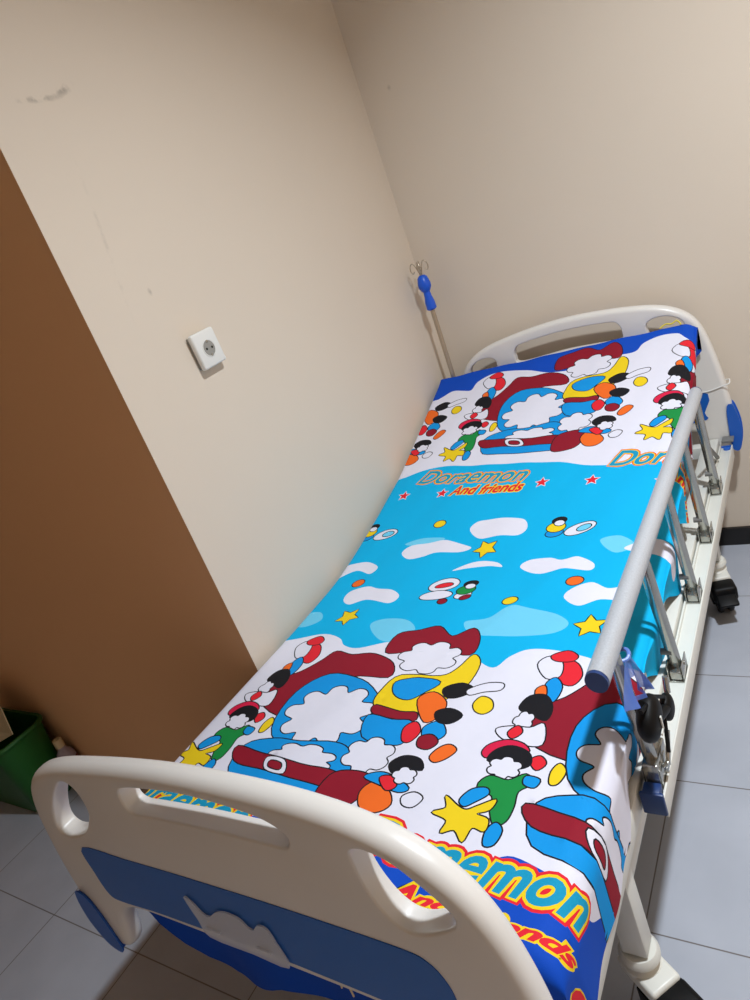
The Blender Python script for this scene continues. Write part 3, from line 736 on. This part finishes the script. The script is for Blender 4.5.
for k in range(4):
    add_tube(bm, catmull([(1.27 + .01 * k, -.462, .50), (1.285 + .012 * k, -.47, .47 - .01 * k), (1.275 + .018 * k, -.475, .44 - .012 * k)], 5, False), .0016, 6)
tag(bmobj('loose_thread', bm, M['cap'], sheet), 'pale frayed threads under the footboard')

# ------------------------------------------------------------------ drip pole
iv = tag(empty('drip_pole', (.826, 1.434, .465)), 'thin steel drip pole with blue clamp and wire hooks in the room corner', 'drip pole')
bm = bmesh.new(); add_tube(bm, [(.826, 1.434, .465), (.828, 1.434, 1.19)], .0085, 16); bmobj('pole', bm, M['steel'], iv)
bm = bmesh.new(); add_lathe(bm, [(.013, 1.135), (.019, 1.14), (.0185, 1.165), (.014, 1.185), (.0125, 1.202), (.018, 1.210), (.0235, 1.220), (.024, 1.232), (.0185, 1.256), (.010, 1.264)], (.828, 1.434, 0), 24)
tag(bmobj('clamp', bm, M['ivblue'], iv), 'blue plastic clamp')
for a in (.3, 1.9, 3.4, 5.0):
    d = Vector((math.cos(a), math.sin(a), 0)) * .9; c = Vector((.828, 1.434, 0))
    q = [(0, 1.25), (.006, 1.275), (.014, 1.30), (.024, 1.312), (.034, 1.304), (.037, 1.288), (.030, 1.277), (.023, 1.284)]
    bm = bmesh.new(); add_tube(bm, catmull([tuple(c + d * r + Vector((0, 0, z))) for r, z in q], 5, False), .0020, 8)
    tag(bmobj('hook', bm, M['steel'], iv), None)

# ------------------------------------------------------------------ socket on the wall
so = tag(empty('wall_socket', (XL, .338, 1.333)), 'square white power socket alone on the cream wall', 'power socket')
Rs = Matrix.Rotation(.05, 3, 'X'); cs_ = Vector((XL, .338, 1.333))
bm = bmesh.new(); add_box(bm, cs_ + Vector((0, -.037, -.040)), cs_ + Vector((.010, .037, .040)), .002, 2, Rs); bmobj('back_box', bm, M['sockgrey'], so)
bm = bmesh.new(); add_box(bm, cs_ + Vector((.008, -.041, -.044)), cs_ + Vector((.024, .041, .044)), .005, 3, Rs); bmobj('cover_plate', bm, M['socket'], so)
bm = bmesh.new(); add_lathe(bm, [(.0215, .0240), (.0215, .0252), (.0195, .0252), (.019, .0243)], cs_, 32, 'X'); f0 = bmobj('socket_ring', bm, M['socket'], so)
bm = bmesh.new(); add_lathe(bm, [(.0188, .0241), (.0188, .0247)], cs_, 32, 'X'); f1 = bmobj('socket_recess', bm, M['sockgrey'], so)
for dy in (-.0095, .0095):
    bm = bmesh.new(); add_lathe(bm, [(.0028, .0246), (.0028, .0256)], cs_ + Vector((0, dy, 0)), 14, 'X')
    bmobj('contact_hole', bm, M['black'], so)
for dz in (-.017, .017):
    bm = bmesh.new(); add_box(bm, cs_ + Vector((.0245, -.003, dz - .003)), cs_ + Vector((.0262, .003, dz + .003)), .0005)
    bmobj('earth_clip', bm, M['chrome'], so)

# ------------------------------------------------------------------ blue film strip, string
bm = bmesh.new(); NU, NV = 26, 18; g = []
for j in range(NV + 1):
    v = j / NV; row = []
    for i in range(NU + 1):
        u = i / NU * 2 - 1
        w = .008 + .044 * v ** .7; yy_ = -.036 - .006 * v + u * w * 1.1
        zz_ = .722 - .075 * v - .40 * u * w * v + .006 * math.sin(u * 5) * v + .012 * (1 - u * u) * v
        xx_ = 1.7225 + .008 * math.sin(u * 9 + v * 2) * v + .004 * math.cos(u * 17 + 1) * v + .010 * v
        row.append(bm.verts.new((xx_, yy_, zz_)))
    g.append(row)
for j in range(NV):
    for i in range(NU):
        if 10 <= i <= 13 and 8 <= j <= 15: continue
        bm.faces.new((g[j][i], g[j][i + 1], g[j + 1][i + 1], g[j + 1][i]))
bmesh.ops.solidify(bm, geom=bm.faces[:], thickness=.0008)
ring = [(1.709 + .0165 * math.cos(a), -.026 + .0135 * math.sin(a) - (.0165 if False else 0) * 0, .722 + .003 * math.sin(2 * a)) for a in np.linspace(0, 2 * PI, 20)]
add_tube(bm, ring, .0035, 8)
tag(bmobj('plastic_strip', bm, M['bag']), 'crumpled translucent blue plastic strip tied just under the near end of the guard rail', 'plastic strip')
bm = bmesh.new(); add_tube(bm, catmull([(1.60, 1.443, .655), (1.63, 1.4445, .638), (1.66, 1.4445, .632), (1.69, 1.4445, .633), (1.72, 1.4445, .640), (1.746, 1.446, .646), (1.7465, 1.475, .646), (1.74, 1.496, .645), (1.70, 1.4965, .64)], 6, False), .0018, 8)
tag(bmobj('string', bm, M['string']), 'thin white string tied across the right side of the headboard', 'string')

# ------------------------------------------------------------------ bin, card, bottle
bc = Vector((-.645, -.062, 0))
bn = tag(empty('waste_bin', tuple(bc)), 'green plastic waste bin against the brown wall', 'waste bin')
def rrect(hx, hy, r, z, n=6):
    o = []
    for a0, sx, sy in ((0, 1, 1), (90, -1, 1), (180, -1, -1), (270, 1, -1)):
        for k in range(n + 1):
            a = math.radians(a0 + 90 * k / n); o.append(bc + Vector((sx * (hx - r) + r * math.cos(a), sy * (hy - r) + r * math.sin(a), z)))
    return o
def loft(bm, secs, cap0=True, cap1=True):
    rg = [[bm.verts.new(v) for v in s] for s in secs]
    for a, c in zip(rg[:-1], rg[1:]):
        for k in range(len(a)): bm.faces.new((a[k], a[(k + 1) % len(a)], c[(k + 1) % len(a)], c[k]))
    if cap0: bm.faces.new(rg[0])
    if cap1: bm.faces.new(rg[-1])
bm = bmesh.new()
loft(bm, [rrect(.175, .070, .03, .0), rrect(.182, .076, .035, .01), rrect(.195, .098, .05, .30), rrect(.190, .093, .045, .30), rrect(.177, .071, .03, .018)])
bmobj('bin_body', bm, M['green'], bn)
bm = bmesh.new()
loft(bm, [rrect(.190, .093, .045, .298), rrect(.201, .106, .055, .296), rrect(.204, .109, .058, .304), rrect(.201, .106, .055, .312), rrect(.191, .094, .045, .312), rrect(.190, .093, .045, .298)], False, False)
bmobj('rim', bm, M['green'], bn)
# card sticking out of the bin
bm = bmesh.new(); A = [(-.78, -.06, .22), (-.72, -.12, .27), (-.58, -.11, .29), (-.470, -.075, .325), (-.50, -.05, .42), (-.60, -.02, .46), (-.76, -.02, .42)]
a = [bm.verts.new(v) for v in A]; c0 = bm.verts.new((-.60, -.085, .345))
for i in range(len(a)): bm.faces.new((a[i], a[(i + 1) % len(a)], c0))
bmesh.ops.recalc_face_normals(bm, faces=bm.faces[:]); bmesh.ops.solidify(bm, geom=bm.faces[:], thickness=.004)
tag(bmobj('cardboard', bm, M['card'], smooth=False), 'bent beige piece of cardboard sticking out of the green bin', 'cardboard')
bc2 = Vector((-.425, .020, 0))
bt = tag(empty('small_bottle', tuple(bc2)), 'small pale bottle with brown label on the floor between the green bin and the footboard', 'bottle')
bm = bmesh.new(); add_lathe(bm, [(0, .0), (.030, .0), (.033, .006), (.033, .135), (.028, .160), (.014, .178), (.013, .19)], bc2, 28); bmobj('bottle_body', bm, M['bottle'], bt)
bm = bmesh.new(); add_lathe(bm, [(.016, .185), (.0165, .187), (.0165, .214), (.014, .218), (0, .218)], bc2, 24); tag(bmobj('cap', bm, M['cap'], bt), 'cream screw cap')
bm = bmesh.new(); add_lathe(bm, [(.0333, .085), (.0338, .087), (.0338, .130), (.0333, .132)], bc2, 28); tag(bmobj('label', bm, M['label'], bt), 'brown paper label')

# ------------------------------------------------------------------ ceiling lamp and light
LX, LY = 2.36, .22
lp = tag(empty('ceiling_lamp', (LX, LY, H)), 'round white downlight on the ceiling to the right of the bed', 'ceiling lamp')
bm = bmesh.new(); add_lathe(bm, [(0, H), (.105, H), (.105, H - .022), (.098, H - .028), (.088, H - .028), (.084, H - .020), (0, H - .020)], (LX, LY, 0), 36); bmobj('lamp_housing', bm, M['socket'], lp)
em = bpy.data.materials.new('glowing_diffuser'); em.use_nodes = True
e = em.node_tree.nodes['Principled BSDF']; e.inputs['Emission Color'].default_value = (*LCOL, 1); e.inputs['Emission Strength'].default_value = 12
bm = bmesh.new(); add_lathe(bm, [(0, H - .021), (.083, H - .021), (.083, H - .024), (0, H - .026)], (LX, LY, 0), 36); bmobj('diffuser', bm, em, lp)
ld = bpy.data.lights.new('lamp_light', 'AREA'); ld.shape = 'DISK'; ld.size = .13; ld.energy = LPOW; ld.color = LCOL; ld.spread = math.radians(SPREAD)
lo = bpy.data.objects.new('lamp_light', ld); lo.location = (LX, LY, H - .032); C.objects.link(lo)
lo.parent = lp; lo.matrix_parent_inverse = Matrix.Translation((-LX, -LY, -H))

w = bpy.data.worlds.new('world'); bpy.context.scene.world = w; w.use_nodes = True
w.node_tree.nodes['Background'].inputs[0].default_value = (.6, .7, .9, 1); w.node_tree.nodes['Background'].inputs[1].default_value = 0.0

# ------------------------------------------------------------------ camera
R = Matrix(((0.8146511082062999, 0.47169751929431847, -0.33740927993990966), (-0.09810215913260747, -0.46132429900124894, -0.8817912777536625), (-0.5715938577972149, 0.7514528205020607, -0.32954380632336777)))
cam = bpy.data.cameras.new('camera'); co = bpy.data.objects.new('camera', cam); C.objects.link(co)
m3 = Matrix((R[0], -R[1], -R[2])).transposed()
co.matrix_world = Matrix.Translation((2.032651763776609, -0.8966858341830891, 1.417122626174354)) @ m3.to_4x4()
cam.sensor_fit = 'HORIZONTAL'; cam.sensor_width = 36; cam.lens = 680.8124 / 750 * 36; cam.clip_start = .02
sc = bpy.context.scene; sc.camera = co
sc.view_settings.view_transform = 'Standard'; sc.view_settings.look = 'None'; sc.view_settings.gamma = 1
sc.view_settings.use_curve_mapping = False; sc.view_settings.exposure = EXPO
